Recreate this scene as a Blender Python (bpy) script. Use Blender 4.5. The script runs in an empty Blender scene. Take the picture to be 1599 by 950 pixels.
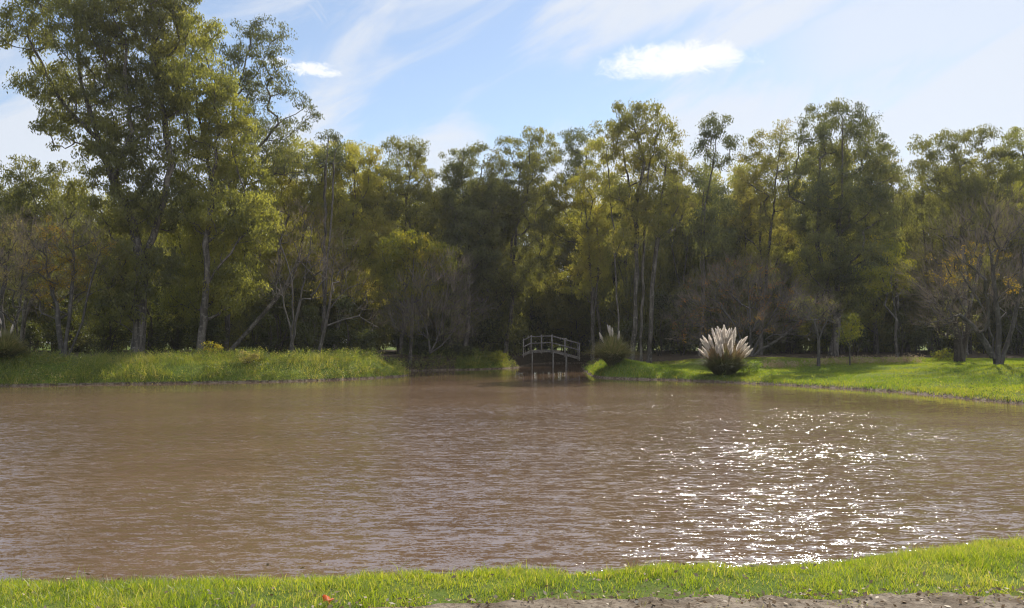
import bpy, math, random
import numpy as np
from mathutils import Vector

R = math.radians
sc = bpy.context.scene
C = sc.collection

# ------------------------------------------------------------------ camera
F = 1244.0            # focal length in photo pixels
HY = 535.0            # photo row of the horizon
CAMZ = 2.4
cam_d = bpy.data.cameras.new('camera')
cam_d.lens = 28.0
cam_d.sensor_width = 36.0
cam_d.clip_start = 0.1
cam_d.clip_end = 5000
cam = bpy.data.objects.new('camera', cam_d)
C.objects.link(cam)
cam.location = (0, 0, CAMZ)
cam.rotation_euler = (R(90) + math.atan(60 / F), 0, 0)
sc.camera = cam

# ------------------------------------------------------------------ light
SUN_AZ = 25.0         # degrees to the right of the view (+Y)
SUN_EL = 42.0
SKY = 0.105
SUN = 4.1
EXPOSURE = 0.46
sc.view_settings.view_transform = 'Standard'
sc.view_settings.look = 'None'
sc.view_settings.exposure = EXPOSURE
sc.view_settings.gamma = 1.0
sc.view_settings.use_curve_mapping = False
sc.cycles.max_bounces = 8
sc.cycles.diffuse_bounces = 4
sc.cycles.glossy_bounces = 3
sc.cycles.transmission_bounces = 3
sc.cycles.transparent_max_bounces = 8
sc.cycles.volume_bounces = 0
sc.cycles.sample_clamp_indirect = 6.0
sc.cycles.use_denoising = True
sc.cycles.filter_width = 1.15
sc.cycles.denoiser = 'OPENIMAGEDENOISE'
sc.cycles.denoising_input_passes = 'RGB_ALBEDO_NORMAL'
sc.cycles.denoising_prefilter = 'ACCURATE'

sd = bpy.data.lights.new('sun', 'SUN')
sd.energy = SUN
sd.angle = R(0.5)
sd.color = (1.0, 0.93, 0.82)
sun = bpy.data.objects.new('sun', sd)
C.objects.link(sun)
sdir = Vector((math.sin(R(SUN_AZ)) * math.cos(R(SUN_EL)), math.cos(R(SUN_AZ)) * math.cos(R(SUN_EL)), math.sin(R(SUN_EL))))
sun.rotation_euler = sdir.to_track_quat('Z', 'Y').to_euler()


class NT:
    """tiny helper for node trees"""
    def __init__(s, tree):
        s.t = tree; s.n = tree.nodes; s.l = tree.links; s.n.clear()

    def new(s, typ, **kw):
        x = s.n.new(typ)
        for k, v in kw.items():
            setattr(x, k, v)
        return x

    def put(s, sock, v):
        if v is None: return
        if isinstance(v, bpy.types.NodeSocket): s.l.new(v, sock)
        else: sock.default_value = v

    def m(s, op, a, b=None, c=None, clamp=False):
        x = s.new('ShaderNodeMath', operation=op, use_clamp=clamp)
        for i, v in enumerate((a, b, c)):
            if v is not None: s.put(x.inputs[i], v)
        return x.outputs[0]

    def vec(s, x, y, z):
        c = s.new('ShaderNodeCombineXYZ')
        for i, v in enumerate((x, y, z)): s.put(c.inputs[i], v)
        return c.outputs[0]

    def noise(s, v, scale, detail=2, rough=.5, dist=0, out='Fac'):
        x = s.new('ShaderNodeTexNoise')
        s.put(x.inputs['Vector'], v)
        x.inputs['Scale'].default_value = scale; x.inputs['Detail'].default_value = detail
        x.inputs['Roughness'].default_value = rough; x.inputs['Distortion'].default_value = dist
        return x.outputs[out]

    def ramp(s, v, a, b, lo=0., hi=1., smooth=True):
        x = s.new('ShaderNodeMapRange', clamp=True)
        x.interpolation_type = 'SMOOTHSTEP' if smooth else 'LINEAR'
        s.put(x.inputs[0], v)
        for i, q in zip((1, 2, 3, 4), (a, b, lo, hi)): s.put(x.inputs[i], q)
        return x.outputs[0]

    def mix(s, f, a, b, mode='MIX'):
        x = s.new('ShaderNodeMix', data_type='RGBA', blend_type=mode)
        s.put(x.inputs[0], f); s.put(x.inputs[6], a); s.put(x.inputs[7], b)
        return x.outputs[2]


def c4(c): return (c[0], c[1], c[2], 1.0)


# world: physical sky with cirrus veils and two small cumulus clouds
w = bpy.data.worlds.new('World'); sc.world = w; w.use_nodes = True
T = NT(w.node_tree)
sky = T.new('ShaderNodeTexSky', sky_type='NISHITA')
sky.sun_disc = False
sky.sun_elevation = R(SUN_EL); sky.sun_rotation = R(SUN_AZ)
sky.air_density = 1.0; sky.dust_density = 0.15; sky.ozone_density = 1.0; sky.altitude = 50
tc = T.new('ShaderNodeTexCoord')
sp = T.new('ShaderNodeSeparateXYZ'); T.l.new(tc.outputs['Generated'], sp.inputs[0])
az = T.m('ARCTAN2', sp.outputs[0], sp.outputs[1])
el = T.m('ARCSINE', sp.outputs[2])
ca, sa = math.cos(R(24)), math.sin(R(24))
u = T.m('ADD', T.m('MULTIPLY', az, ca), T.m('MULTIPLY', el, sa))
v = T.m('SUBTRACT', T.m('MULTIPLY', el, ca), T.m('MULTIPLY', az, sa))
cir = T.noise(T.vec(T.m('MULTIPLY', u, 2.2), T.m('MULTIPLY', v, 7.0), 3.1), 1.6, 8, .58, .55)
u2 = T.m('ADD', T.m('MULTIPLY', az, .6), T.m('MULTIPLY', el, -.8))
v2 = T.m('ADD', T.m('MULTIPLY', el, .6), T.m('MULTIPLY', az, .8))
cir2 = T.noise(T.vec(T.m('MULTIPLY', u2, 3.4), T.m('MULTIPLY', v2, 7.0), 9.2), 1.3, 8, .62, 1.8)
big = T.noise(T.vec(az, T.m('MULTIPLY', el, 1.5), 5.5), 2.6, 3, .5, .2)
# cloudier to the right and low above the trees, clear towards upper left
bias = T.m('ADD', T.m('MULTIPLY', T.ramp(az, -.45, .5), .12), T.m('MULTIPLY', T.m('ADD', T.ramp(el, .34, .16), T.ramp(el, .44, .75, 0, .9)), .32))  # last el term: unseen cloud added above the view to brighten the water's reflection
f1 = T.ramp(T.m('ADD', T.m('ADD', T.m('MULTIPLY', cir, 1.5), T.m('MULTIPLY', big, .6)), bias), 1.00, 1.36)
f2 = T.ramp(T.m('ADD', cir2, T.m('MULTIPLY', big, .25)), .62, .90, 0, .75)
# bright band of cloud to the right
band = T.m('ABSOLUTE', T.m('SUBTRACT', el, T.m('ADD', .335, T.m('MULTIPLY', T.m('SUBTRACT', az, .45), .10))))
band = T.m('MULTIPLY', T.ramp(T.m('ADD', band, T.m('MULTIPLY', T.m('SUBTRACT', cir, .5), .25)), .09, .0), T.ramp(az, .22, .42))
veil = T.m('MAXIMUM', T.m('MAXIMUM', T.m('ADD', T.m('MULTIPLY', f1, .84), .15), f2), T.m('MULTIPLY', band, .85))


def puff(a0, e0, ra, re, seed, amp=.9, sc_=34):
    # a cumulus: flat base, billowing top
    n1 = T.noise(T.vec(T.m('MULTIPLY', az, 1.0), T.m('MULTIPLY', el, 1.5), seed), sc_, 9, .7, .5)
    da = T.m('DIVIDE', T.m('SUBTRACT', az, a0), ra)
    de = T.m('SUBTRACT', el, e0)
    de = T.m('DIVIDE', de, re)
    below = T.m('MULTIPLY', T.m('MAXIMUM', T.m('MULTIPLY', de, -1), 0), 1.1)
    d2 = T.m('ADD', T.m('ADD', T.m('MULTIPLY', da, da), T.m('MULTIPLY', de, de)), below)
    return T.ramp(T.m('ADD', d2, T.m('MULTIPLY', T.m('SUBTRACT', n1, .5), amp * 3.2)), 1.5, .0)


cu = T.m('MAXIMUM', puff(.205, .334, .095, .024, 1.3, 1.25, 30), puff(-.248, .323, .032, .010, 4.4, 1.3, 70))
cu = T.m('MAXIMUM', cu, T.m('MULTIPLY', puff(-.290, .329, .016, .007, 2.2, 1.2, 80), .7))
cloudcol = (9.2, 9.3, 9.6, 1)
c1 = T.mix(T.m('MULTIPLY', veil, .85), sky.outputs[0], (5.7, 5.95, 6.4, 1))
c2 = T.mix(T.m('MULTIPLY', cu, .82), c1, (7.6, 7.6, 7.6, 1))
bg = T.new('ShaderNodeBackground'); bg.inputs[1].default_value = SKY
out = T.new('ShaderNodeOutputWorld')
T.l.new(c2, bg.inputs[0]); T.l.new(bg.outputs[0], out.inputs[0])

# ------------------------------------------------------------------ helpers
rng = np.random.default_rng(7)


def at(px, py, d):
    """world point seen at photo pixel px,py at distance d in front of the camera"""
    return np.array([(px - 799.5) / F * d, d, CAMZ + (HY - py) / F * d])


def tag(o, label=None, cat=None, group=None, kind=None):
    if label: o['label'] = label
    if cat: o['category'] = cat
    if group: o['group'] = group
    if kind: o['kind'] = kind
    return o


def empty(name, loc, label, cat, group=None, rz=0, s=1):
    o = bpy.data.objects.new(name, None)
    o.empty_display_size = .3
    C.objects.link(o)
    o.location = loc; o.rotation_euler = (0, 0, rz); o.scale = (s, s, s)
    return tag(o, label, cat, group)


def mesh(name, V, faces, mat, parent=None, smooth=False, tint=None):
    """faces: list of int arrays, each (n,k)"""
    me = bpy.data.meshes.new(name)
    V = np.asarray(V, dtype=np.float32)
    faces = [np.asarray(f, dtype=np.int32) for f in faces if len(f)]
    nl = sum(f.size for f in faces); nf = sum(len(f) for f in faces)
    me.vertices.add(len(V)); me.vertices.foreach_set('co', V.ravel())
    me.loops.add(nl); me.polygons.add(nf)
    me.loops.foreach_set('vertex_index', np.concatenate([f.ravel() for f in faces]))
    st = []; tot = 0
    for f in faces:
        st.append(tot + np.arange(len(f)) * f.shape[1]); tot += f.size
    me.polygons.foreach_set('loop_start', np.concatenate(st).astype(np.int32))
    me.update(calc_edges=True)
    if smooth: me.polygons.foreach_set('use_smooth', np.ones(nf, dtype=bool))
    if tint is not None:
        a = me.attributes.new('tint', 'FLOAT', 'FACE')
        a.data.foreach_set('value', np.asarray(tint, dtype=np.float32))
    me.materials.append(mat)
    o = bpy.data.objects.new(name, me)
    C.objects.link(o)
    if parent is not None: o.parent = parent
    return o


def unit(v):
    return v / np.maximum(np.linalg.norm(v, axis=-1, keepdims=True), 1e-9)


def sph(n, r=rng):
    return unit(r.normal(size=(n, 3)))


def leaves(P, A, L, W, r=rng, fold=0.0):
    """diamond leaves: base P, axis A, length L, width W"""
    n = len(P)
    A = unit(A)
    S = unit(np.cross(A, sph(n, r)))
    L = np.broadcast_to(L, n)[:, None]; W = np.broadcast_to(W, n)[:, None]
    mid = P + A * L * .45
    V = np.stack([P, mid - S * W / 2, P + A * L, mid + S * W / 2], 1).reshape(-1, 3)
    return V, (np.arange(n)[:, None] * 4 + np.arange(4))


def blades(P, H, W, lean, r=rng, bend=.5):
    """grass blades: two-segment tapering strips (quad + triangle)"""
    n = len(P)
    th = r.uniform(0, 2 * np.pi, n)
    S = np.stack([np.cos(th), np.sin(th), np.zeros(n)], 1)
    ph = r.uniform(0, 2 * np.pi, n)
    D = np.stack([np.cos(ph), np.sin(ph), np.zeros(n)], 1) * (lean * r.uniform(.2, 1, n))[:, None]
    H = np.broadcast_to(H, n)[:, None]; W = np.broadcast_to(W, n)[:, None]
    Z = np.array([[0, 0, 1.]])
    m = P + Z * H * .55 + D * H * .3
    t = P + Z * H * (1 - .25 * bend * np.linalg.norm(D, axis=1, keepdims=True)) + D * H
    V = np.stack([P - S * W / 2, P + S * W / 2, m + S * W * .4, m - S * W * .4, t], 1).reshape(-1, 3)
    b = np.arange(n)[:, None] * 5
    return V, b + np.array([[0, 1, 2, 3]]), b + np.array([[3, 2, 4]])


def join(parts):
    """parts: list of (V, [faces...]) -> V, faces"""
    Vs, Fs, off = [], {}, 0
    for V, fs in parts:
        Vs.append(V)
        for f in fs:
            Fs.setdefault(f.shape[1], []).append(f + off)
        off += len(V)
    return np.concatenate(Vs), [np.concatenate(v) for v in Fs.values()]


# smooth value noise on the plane
_g = np.random.default_rng(3).uniform(-1, 1, (256, 256))


def vnoise(x, y, s):
    x = x / s; y = y / s
    xi = np.floor(x).astype(int); yi = np.floor(y).astype(int)
    fx = x - xi; fy = y - yi
    fx = fx * fx * (3 - 2 * fx); fy = fy * fy * (3 - 2 * fy)
    g = lambda a, b: _g[a & 255, b & 255]
    return (g(xi, yi) * (1 - fx) + g(xi + 1, yi) * fx) * (1 - fy) + (g(xi, yi + 1) * (1 - fx) + g(xi + 1, yi + 1) * fx) * fy


# ------------------------------------------------------------------ terrain
pond = [(-62, 12), (-30, 7.1), (-8, 7.15), (-3, 7.25), (1.5, 7.5), (4.6, 8.65), (12, 11), (24, 11), (33, 16), (29, 22), (22.5, 26),
        (19.8, 31), (18.9, 38.5), (16.2, 43.8), (13.7, 47.5), (10, 51), (6.3, 53.5), (5.7, 56), (5.8, 62), (6.4, 72), (7.8, 84), (9.0, 90), (8.2, 92.5), (4.6, 92),
        (2.4, 89), (1.2, 82), (.8, 76), (-1.4, 72), (-6, 69), (-10, 67.5), (-11.8, 64), (-9.0, 61.5), (-7.6, 59.5), (-7.7, 56.5), (-9.6, 53),
        (-12.5, 50), (-15.6, 48), (-22, 46), (-28.4, 44), (-40, 42), (-58, 36), (-70, 24)]


def chaikin(p, n=2):
    p = np.array(p, float)
    for _ in range(n):
        q = np.roll(p, -1, 0)
        p = np.stack([.75 * p + .25 * q, .25 * p + .75 * q], 1).reshape(-1, 2)
    return p


PO = chaikin(pond)


def sdist(x, y):
    """distance to the pond's outline, positive on land"""
    sh = x.shape
    x = x.ravel(); y = y.ravel()
    A = PO; B = np.roll(PO, -1, 0)
    best = np.full(x.shape, 1e9); inside = np.zeros(x.shape, bool)
    for (ax, ay), (bx, by) in zip(A, B):
        dx, dy = bx - ax, by - ay
        t = np.clip(((x - ax) * dx + (y - ay) * dy) / (dx * dx + dy * dy + 1e-12), 0, 1)
        best = np.minimum(best, (x - ax - t * dx) ** 2 + (y - ay - t * dy) ** 2)
        c = ((ay > y) != (by > y)) & (x < (bx - ax) * (y - ay) / (by - ay + 1e-12) + ax)
        inside ^= c
    d = np.sqrt(best)
    d = np.where(inside, -d, d)
    d = d + .28 * vnoise(x, y, 1.7) * (y > 20) + .12 * vnoise(x + 9, y, .6)
    return d.reshape(sh)


def sst(t):
    t = np.clip(t, 0, 1)
    return t * t * (3 - 2 * t)


def ground(x, y, d=None):
    x = np.asarray(x, float); y = np.asarray(y, float)
    if d is None: d = sdist(x, y)
    right = sst((x - 7) / 5) * sst((y - 16) / 4) * sst((75 - y) / 10)
    near = sst((18 - y) / 4)
    zr = .13 * np.clip(d / .3, 0, 1) + .8 * sst(d / 15 + .02) + .15 * np.clip(d / 2.0, 0, 1)
    zn = .10 * np.clip(d / .2, 0, 1) + .65 * sst(d / 1.9)
    zo = .25 * np.clip(d / .3, 0, 1) + .9 * sst(d / 2.4) + .1 * np.clip(d / 10, 0, 1)
    z = zr * right + (1 - right) * (zn * near + zo * (1 - near))
    z = z + np.clip(d, 0, 1.5) / 1.5 * (.07 * vnoise(x, y, 3.1) + .03 * vnoise(x, y + 7, .9)) * (1 - .6 * near)
    return np.where(d > 0, z, np.maximum(-1.2, .5 * d))


def gz(x, y): return float(ground(np.array([x]), np.array([y]))[0])


# grid coordinates dense where seen, coarse out to the horizon
def axis(segs):
    out = []
    for a, b, s in segs: out += list(np.arange(a, b, s))
    return np.array(out + [segs[-1][1]])


gx = axis([(-900, -200, 100), (-200, -70, 13), (-70, -32, 1.0), (-32, 32, .34), (32, 70, 1.0), (70, 200, 13), (200, 900, 100)])
gy = axis([(-60, -2, 8), (-2, 4, .8), (4, 10.4, .2), (10.4, 28, .8), (28, 76, .34), (76, 120, .9), (120, 250, 13), (250, 1600, 120)])
X, Y = np.meshgrid(gx, gy)
D = sdist(X, Y)
Z = ground(X, Y, D)
nx, ny = len(gx), len(gy)
idx = np.arange(nx * ny).reshape(ny, nx)
Q = np.stack([idx[:-1, :-1], idx[:-1, 1:], idx[1:, 1:], idx[1:, :-1]], -1).reshape(-1, 4)
GV = np.stack([X.ravel(), Y.ravel(), Z.ravel()], 1)


# ------------------------------------------------------------------ materials
def mat(name):
    m = bpy.data.materials.new(name); m.use_nodes = True
    return m, NT(m.node_tree)


def finish(T, sh):
    o = T.new('ShaderNodeOutputMaterial'); T.l.new(sh, o.inputs[0])


def principled(T, col, rough=.8, normal=None, spec=.3):
    p = T.new('ShaderNodeBsdfPrincipled')
    T.put(p.inputs['Base Color'], col); T.put(p.inputs['Roughness'], rough)
    p.inputs['Specular IOR Level'].default_value = spec
    if normal is not None: T.l.new(normal, p.inputs['Normal'])
    return p.outputs[0]


def bump(T, h, strength=.5, dist=.05):
    b = T.new('ShaderNodeBump'); b.inputs['Strength'].default_value = strength; b.inputs['Distance'].default_value = dist
    T.l.new(h, b.inputs['Height'])
    return b.outputs[0]


def leaf_mat(name, cols, trans, tf=.5, rough=.5, spec=.25, vary=.35):
    """cols: darkest to lightest reflectance across 'tint'; trans: transmitted colour multiplier"""
    m, T = mat(name)
    at_ = T.new('ShaderNodeAttribute', attribute_name='tint')
    oi = T.new('ShaderNodeObjectInfo')
    cr = T.new('ShaderNodeValToRGB')
    cr.color_ramp.elements[0].color = c4(cols[0]); cr.color_ramp.elements[-1].color = c4(cols[-1])
    for i, c in enumerate(cols[1:-1]):
        e = cr.color_ramp.elements.new((i + 1) / (len(cols) - 1)); e.color = c4(c)
    f = T.m('ADD', at_.outputs['Fac'], T.m('MULTIPLY', T.m('SUBTRACT', oi.outputs['Random'], .5), vary), clamp=True)
    T.l.new(f, cr.inputs[0])
    dif = T.new('ShaderNodeBsdfDiffuse'); T.l.new(cr.outputs[0], dif.inputs[0])
    tr = T.new('ShaderNodeBsdfTranslucent')
    T.l.new(T.mix(1.0, cr.outputs[0], c4(trans), 'MULTIPLY'), tr.inputs[0])
    a = T.new('ShaderNodeAddShader'); 
    mx = T.new('ShaderNodeMixShader'); mx.inputs[0].default_value = tf
    T.l.new(dif.outputs[0], mx.inputs[1]); T.l.new(tr.outputs[0], mx.inputs[2])
    gl = T.new('ShaderNodeBsdfGlossy'); gl.inputs['Roughness'].default_value = rough; gl.inputs[0].default_value = (1, 1, 1, 1)
    m2 = T.new('ShaderNodeMixShader'); m2.inputs[0].default_value = spec * .12
    T.l.new(mx.outputs[0], m2.inputs[1]); T.l.new(gl.outputs[0], m2.inputs[2])
    finish(T, m2.outputs[0])
    return m


M_EUC = leaf_mat('eucalyptus_leaf', [(.075, .082, .034), (.125, .130, .042), (.175, .173, .050), (.200, .180, .060)], (2.05, 1.95, .95), .62)
M_EUCY = leaf_mat('eucalyptus_leaf_yellowish', [(.12, .130, .038), (.185, .190, .048), (.235, .226, .056), (.25, .218, .062)], (2.2, 2.1, .95), .66)
M_EUCG = leaf_mat('eucalyptus_leaf_grey', [(.065, .078, .038), (.11, .122, .045), (.15, .155, .05), (.17, .15, .06)], (1.9, 1.8, 1.05), .6)
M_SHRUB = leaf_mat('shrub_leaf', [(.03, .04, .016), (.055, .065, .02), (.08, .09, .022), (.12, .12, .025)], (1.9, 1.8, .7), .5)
M_AUT = leaf_mat('autumn_leaf', [(.12, .10, .03), (.24, .19, .03), (.32, .22, .03), (.25, .12, .04)], (1.9, 1.7, .6), .55)
M_YGR = leaf_mat('yellow_green_leaf', [(.10, .12, .02), (.17, .18, .022), (.24, .22, .03), (.26, .2, .04)], (2.0, 1.9, .6), .55)
M_TWIG = leaf_mat('bare_twig', [(.095, .074, .060), (.15, .118, .094), (.215, .17, .132), (.29, .235, .175)], (1, 1, 1), .4, .6, .3)  # translucency on these flat twigs imitates the rim light of round ones
M_GRASS = leaf_mat('lawn_blade', [(.10, .15, .016), (.16, .22, .02), (.23, .27, .035), (.36, .33, .15)], (2.2, 2.1, .7), .52, .4, .5)
M_BANK = leaf_mat('bank_grass_blade', [(.07, .11, .014), (.12, .18, .018), (.19, .24, .022), (.28, .25, .07)], (2.1, 2.0, .7), .55, .5, .3)
M_WEED = leaf_mat('weed_leaf', [(.06, .085, .02), (.13, .17, .025), (.23, .23, .05), (.34, .28, .15)], (2.0, 1.9, .8), .55, .5, .3)
M_DRY = leaf_mat('dry_stalk', [(.20, .14, .08), (.30, .22, .13), (.40, .31, .2), (.5, .4, .28)], (1.3, 1.2, 1.0), .4)
M_PLUME = leaf_mat('pampas_plume', [(.68, .62, .55), (.78, .73, .67), (.84, .80, .75), (.87, .84, .8)], (1.14, 1.11, 1.08), .75, .6, .1, .1)
M_PAMP = leaf_mat('pampas_blade', [(.08, .09, .04), (.14, .15, .06), (.22, .20, .10), (.34, .27, .17)], (1.8, 1.7, 1.0), .5, .5, .3)
M_LITTER = leaf_mat('leaf_litter', [(.14, .10, .06), (.26, .19, .12), (.4, .32, .22), (.55, .48, .38)], (1, .9, .8), .15)
M_ORANGE = leaf_mat('orange_leaf', [(.55, .10, .02), (.6, .13, .02), (.6, .15, .03), (.6, .16, .03)], (1.4, 1.0, .6), .4)


def bark_mat(name, a, b, c, scale=1.0):
    m, T = mat(name)
    g = T.new('ShaderNodeTexCoord').outputs['Object']
    mp = T.new('ShaderNodeMapping'); mp.inputs['Scale'].default_value = (4 * scale, 4 * scale, .7 * scale); T.l.new(g, mp.inputs[0])
    n1 = T.noise(mp.outputs[0], 1.0, 5, .6, .4)
    n2 = T.noise(g, 5.0 * scale, 4, .6)
    col = T.mix(T.ramp(n1, .42, .62), c4(a), c4(b))
    col = T.mix(T.ramp(n2, .5, .72, 0, .7), col, c4(c))
    finish(T, principled(T, col, .9, bump(T, n1, .6, .04), .2))
    return m


M_BARK = bark_mat('eucalyptus_bark', (.06, .052, .044), (.15, .13, .11), (.30, .27, .23))
M_BARKD = bark_mat('dark_bark', (.045, .036, .03), (.09, .075, .06), (.14, .12, .10))
M_BARKG = bark_mat('grey_bark', (.06, .054, .048), (.115, .103, .093), (.20, .182, .163))
M_WOOD = bark_mat('weathered_wood', (.19, .17, .15), (.31, .28, .25), (.44, .41, .37), 2.5)

# ground: grass, mud rim at the water, leaf litter under the wood
gm, T = mat('ground_cover')
geo = T.new('ShaderNodeNewGeometry')
spg = T.new('ShaderNodeSeparateXYZ'); T.l.new(geo.outputs['Position'], spg.inputs[0])
a_w = T.new('ShaderNodeAttribute', attribute_name='wood')
n_big = T.noise(geo.outputs['Position'], .35, 4, .6)
n_sm = T.noise(geo.outputs['Position'], 4.5, 5, .65)
grass = T.mix(T.ramp(n_big, .35, .65), (.075, .115, .018, 1), (.13, .165, .028, 1))
grass = T.mix(T.ramp(n_sm, .5, .75, 0, .6), grass, (.15, .12, .06, 1))
floor_ = T.mix(T.ramp(n_sm, .35, .7), (.05, .038, .026, 1), (.12, .09, .06, 1))
col = T.mix(T.ramp(T.m('ADD', a_w.outputs['Fac'], T.m('MULTIPLY', T.m('SUBTRACT', n_sm, .5), .5)), .35, .65), grass, floor_)
mud = T.mix(T.ramp(n_sm, .4, .6), (.08, .058, .04, 1), (.22, .175, .13, 1))
col = T.mix(T.ramp(T.m('ADD', spg.outputs[2], T.m('MULTIPLY', T.m('SUBTRACT', n_sm, .5), .16)), .14, .08), col, mud)
finish(T, principled(T, col, .95, bump(T, n_sm, .7, .08), .1))

terr = mesh('ground', GV, [Q], gm, smooth=True)
tag(terr, 'grassy ground around the pond running on to the horizon', 'ground', kind='structure')
# where the wood's floor is bare: mask per vertex
xf, yf = GV[:, 0], GV[:, 1]
wood_edge = np.where(xf < -5, 57.5 + .04 * (xf + 5), np.where(xf < 7, 72, 63 - .12 * (xf - 7)))
wm = sst((yf - wood_edge) / 5) * (1 - .9 * sst((yf - 112) / 8))
am = terr.data.attributes.new('wood', 'FLOAT', 'POINT'); am.data.foreach_set('value', wm.astype(np.float32))

# ------------------------------------------------------------------ water
wmat, T = mat('muddy_water')
geo = T.new('ShaderNodeNewGeometry')
pos = geo.outputs['Position']
sw = T.new('ShaderNodeSeparateXYZ'); T.l.new(pos, sw.inputs[0])


def rot_scale(deg, sx, sy):
    mp = T.new('ShaderNodeMapping'); mp.vector_type = 'POINT'
    mp.inputs['Rotation'].default_value = (0, 0, R(deg)); mp.inputs['Scale'].default_value = (sx, sy, 1)
    T.l.new(pos, mp.inputs[0]); return mp.outputs[0]


def slope(v, scale, detail, rough, ax, ay, dist=.3):
    """wavelet slopes read straight from vector noise, so they hold their steepness at any distance"""
    c = T.noise(v, scale, detail, rough, dist, 'Color')
    x = T.new('ShaderNodeVectorMath', operation='SUBTRACT'); T.l.new(c, x.inputs[0]); x.inputs[1].default_value = (.5, .5, .5)
    y = T.new('ShaderNodeVectorMath', operation='MULTIPLY'); T.l.new(x.outputs[0], y.inputs[0]); y.inputs[1].default_value = (ax, ay, 0)
    return y.outputs[0]


def vadd(a, b):
    x = T.new('ShaderNodeVectorMath', operation='ADD'); T.l.new(a, x.inputs[0]); T.l.new(b, x.inputs[1]); return x.outputs[0]


def gust(v):
    g = T.ramp(T.noise(rot_scale(3, 1.0, 2.0), 3.1, 3, .6, .4), .40, .70, .5, 2.9)
    x = T.new('ShaderNodeVectorMath', operation='SCALE'); T.l.new(v, x.inputs[0]); T.l.new(g, x.inputs['Scale']); return x.outputs[0]


patch = T.noise(rot_scale(0, .5, 1.0), .16, 3, .55, .6)
sl = vadd(vadd(slope(rot_scale(8, 1.0, 3.4), 1.6, 2, .5, .05, .50), slope(rot_scale(-7, 1.0, 3.2), 4.6, 2, .55, .12, 1.05)), gust(slope(rot_scale(5, 1.0, 2.3), 24.0, 2, .6, .55, .86)))
# sheltered below the far banks, breezier in the open and in patches
op_ = T.new('ShaderNodeAttribute', attribute_name='open')
calm = T.ramp(op_.outputs['Fac'], 0, 1, .018, 1.0, False)
calm = T.m('MULTIPLY', calm, T.ramp(patch, .35, .62, .6, 1.1))
vs = T.new('ShaderNodeVectorMath', operation='SCALE'); T.l.new(sl, vs.inputs[0]); T.l.new(calm, vs.inputs['Scale'])
up_ = T.new('ShaderNodeVectorMath', operation='ADD'); T.l.new(vs.outputs[0], up_.inputs[0]); up_.inputs[1].default_value = (0, 0, 1)
b = T.new('ShaderNodeVectorMath', operation='NORMALIZE'); T.l.new(up_.outputs[0], b.inputs[0])
murk = T.noise(rot_scale(0, .6, 1.0), .22, 4, .6, .5)
wc = T.mix(T.ramp(murk, .3, .7), (.158, .098, .061, 1), (.190, .120, .076, 1))
p = T.new('ShaderNodeBsdfPrincipled')
T.l.new(wc, p.inputs['Base Color'])
T.l.new(T.ramp(op_.outputs['Fac'], 0, .6, .03, .11), p.inputs['Roughness'])
p.inputs['IOR'].default_value = 2.4
T.l.new(b.outputs[0], p.inputs['Normal'])
finish(T, p.outputs[0])
wx, wy = np.meshgrid(np.arange(-76, 42, .8), np.arange(5, 108, .8))
wi = np.arange(wx.size).reshape(wx.shape)
wt = mesh('water', np.stack([wx.ravel(), wy.ravel(), wx.ravel() * 0], 1), [np.stack([wi[:-1, :-1], wi[:-1, 1:], wi[1:, 1:], wi[1:, :-1]], -1).reshape(-1, 4)], wmat)
wd = -sdist(wx, wy) + 1.5 * vnoise(wx, wy * 1.5, 4)
far_ = sst((wd - 1.0) / 15) ** 1.3 * sst((66 - wy) / 22)
nr_ = sst((34 + 4 * vnoise(wx, wy, 7) - wy) / 22)
openw = nr_ + (1 - nr_) * far_
oa = wt.data.attributes.new('open', 'FLOAT', 'POINT'); oa.data.foreach_set('value', openw.ravel().astype(np.float32))
tag(wt, 'rippled brown pond water glittering in the sun', 'water', kind='structure')

# dirt path at the near edge
pm, T = mat('dirt')
geo = T.new('ShaderNodeNewGeometry')
n1 = T.noise(geo.outputs['Position'], 3.0, 6, .7); n2 = T.noise(geo.outputs['Position'], 28.0, 4, .7)
col = T.mix(T.ramp(n1, .35, .65), (.14, .11, .08, 1), (.30, .25, .195, 1))
col = T.mix(T.ramp(n2, .45, .7, 0, .8), col, (.09, .062, .042, 1))
finish(T, principled(T, col, .95, bump(T, n2, .8, .03), .1))


def path_edge(x):
    return 5.02 + .075 * x + .006 * x * np.abs(x) + .06 * vnoise(x, x * 0 + 2, .7) + .025 * vnoise(x, x * 0 + 5, .17)


px_ = np.arange(-14, 14, .045); py_ = np.linspace(0, 1, 60)
PX, PT = np.meshgrid(px_, py_)
PY = 2.6 + (path_edge(PX) - 2.6) * PT
PZ = ground(PX, PY, np.full(PX.shape, 9.0)) + .012 + .014 * vnoise(PX, PY, .11) * 1.0 + .02 * vnoise(PX, PY, .35)
PZ = PZ + .03 * (1 - PT) ** 0 - .02 * sst((PT - .9) / .1)
ii = np.arange(PX.size).reshape(PX.shape)
PQ = np.stack([ii[:-1, :-1], ii[:-1, 1:], ii[1:, 1:], ii[1:, :-1]], -1).reshape(-1, 4)
pth = mesh('path', np.stack([PX.ravel(), PY.ravel(), PZ.ravel()], 1), [PQ], pm, smooth=True)
tag(pth, 'bare dirt path strewn with dry leaves along the near edge', 'path', kind='structure')


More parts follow.
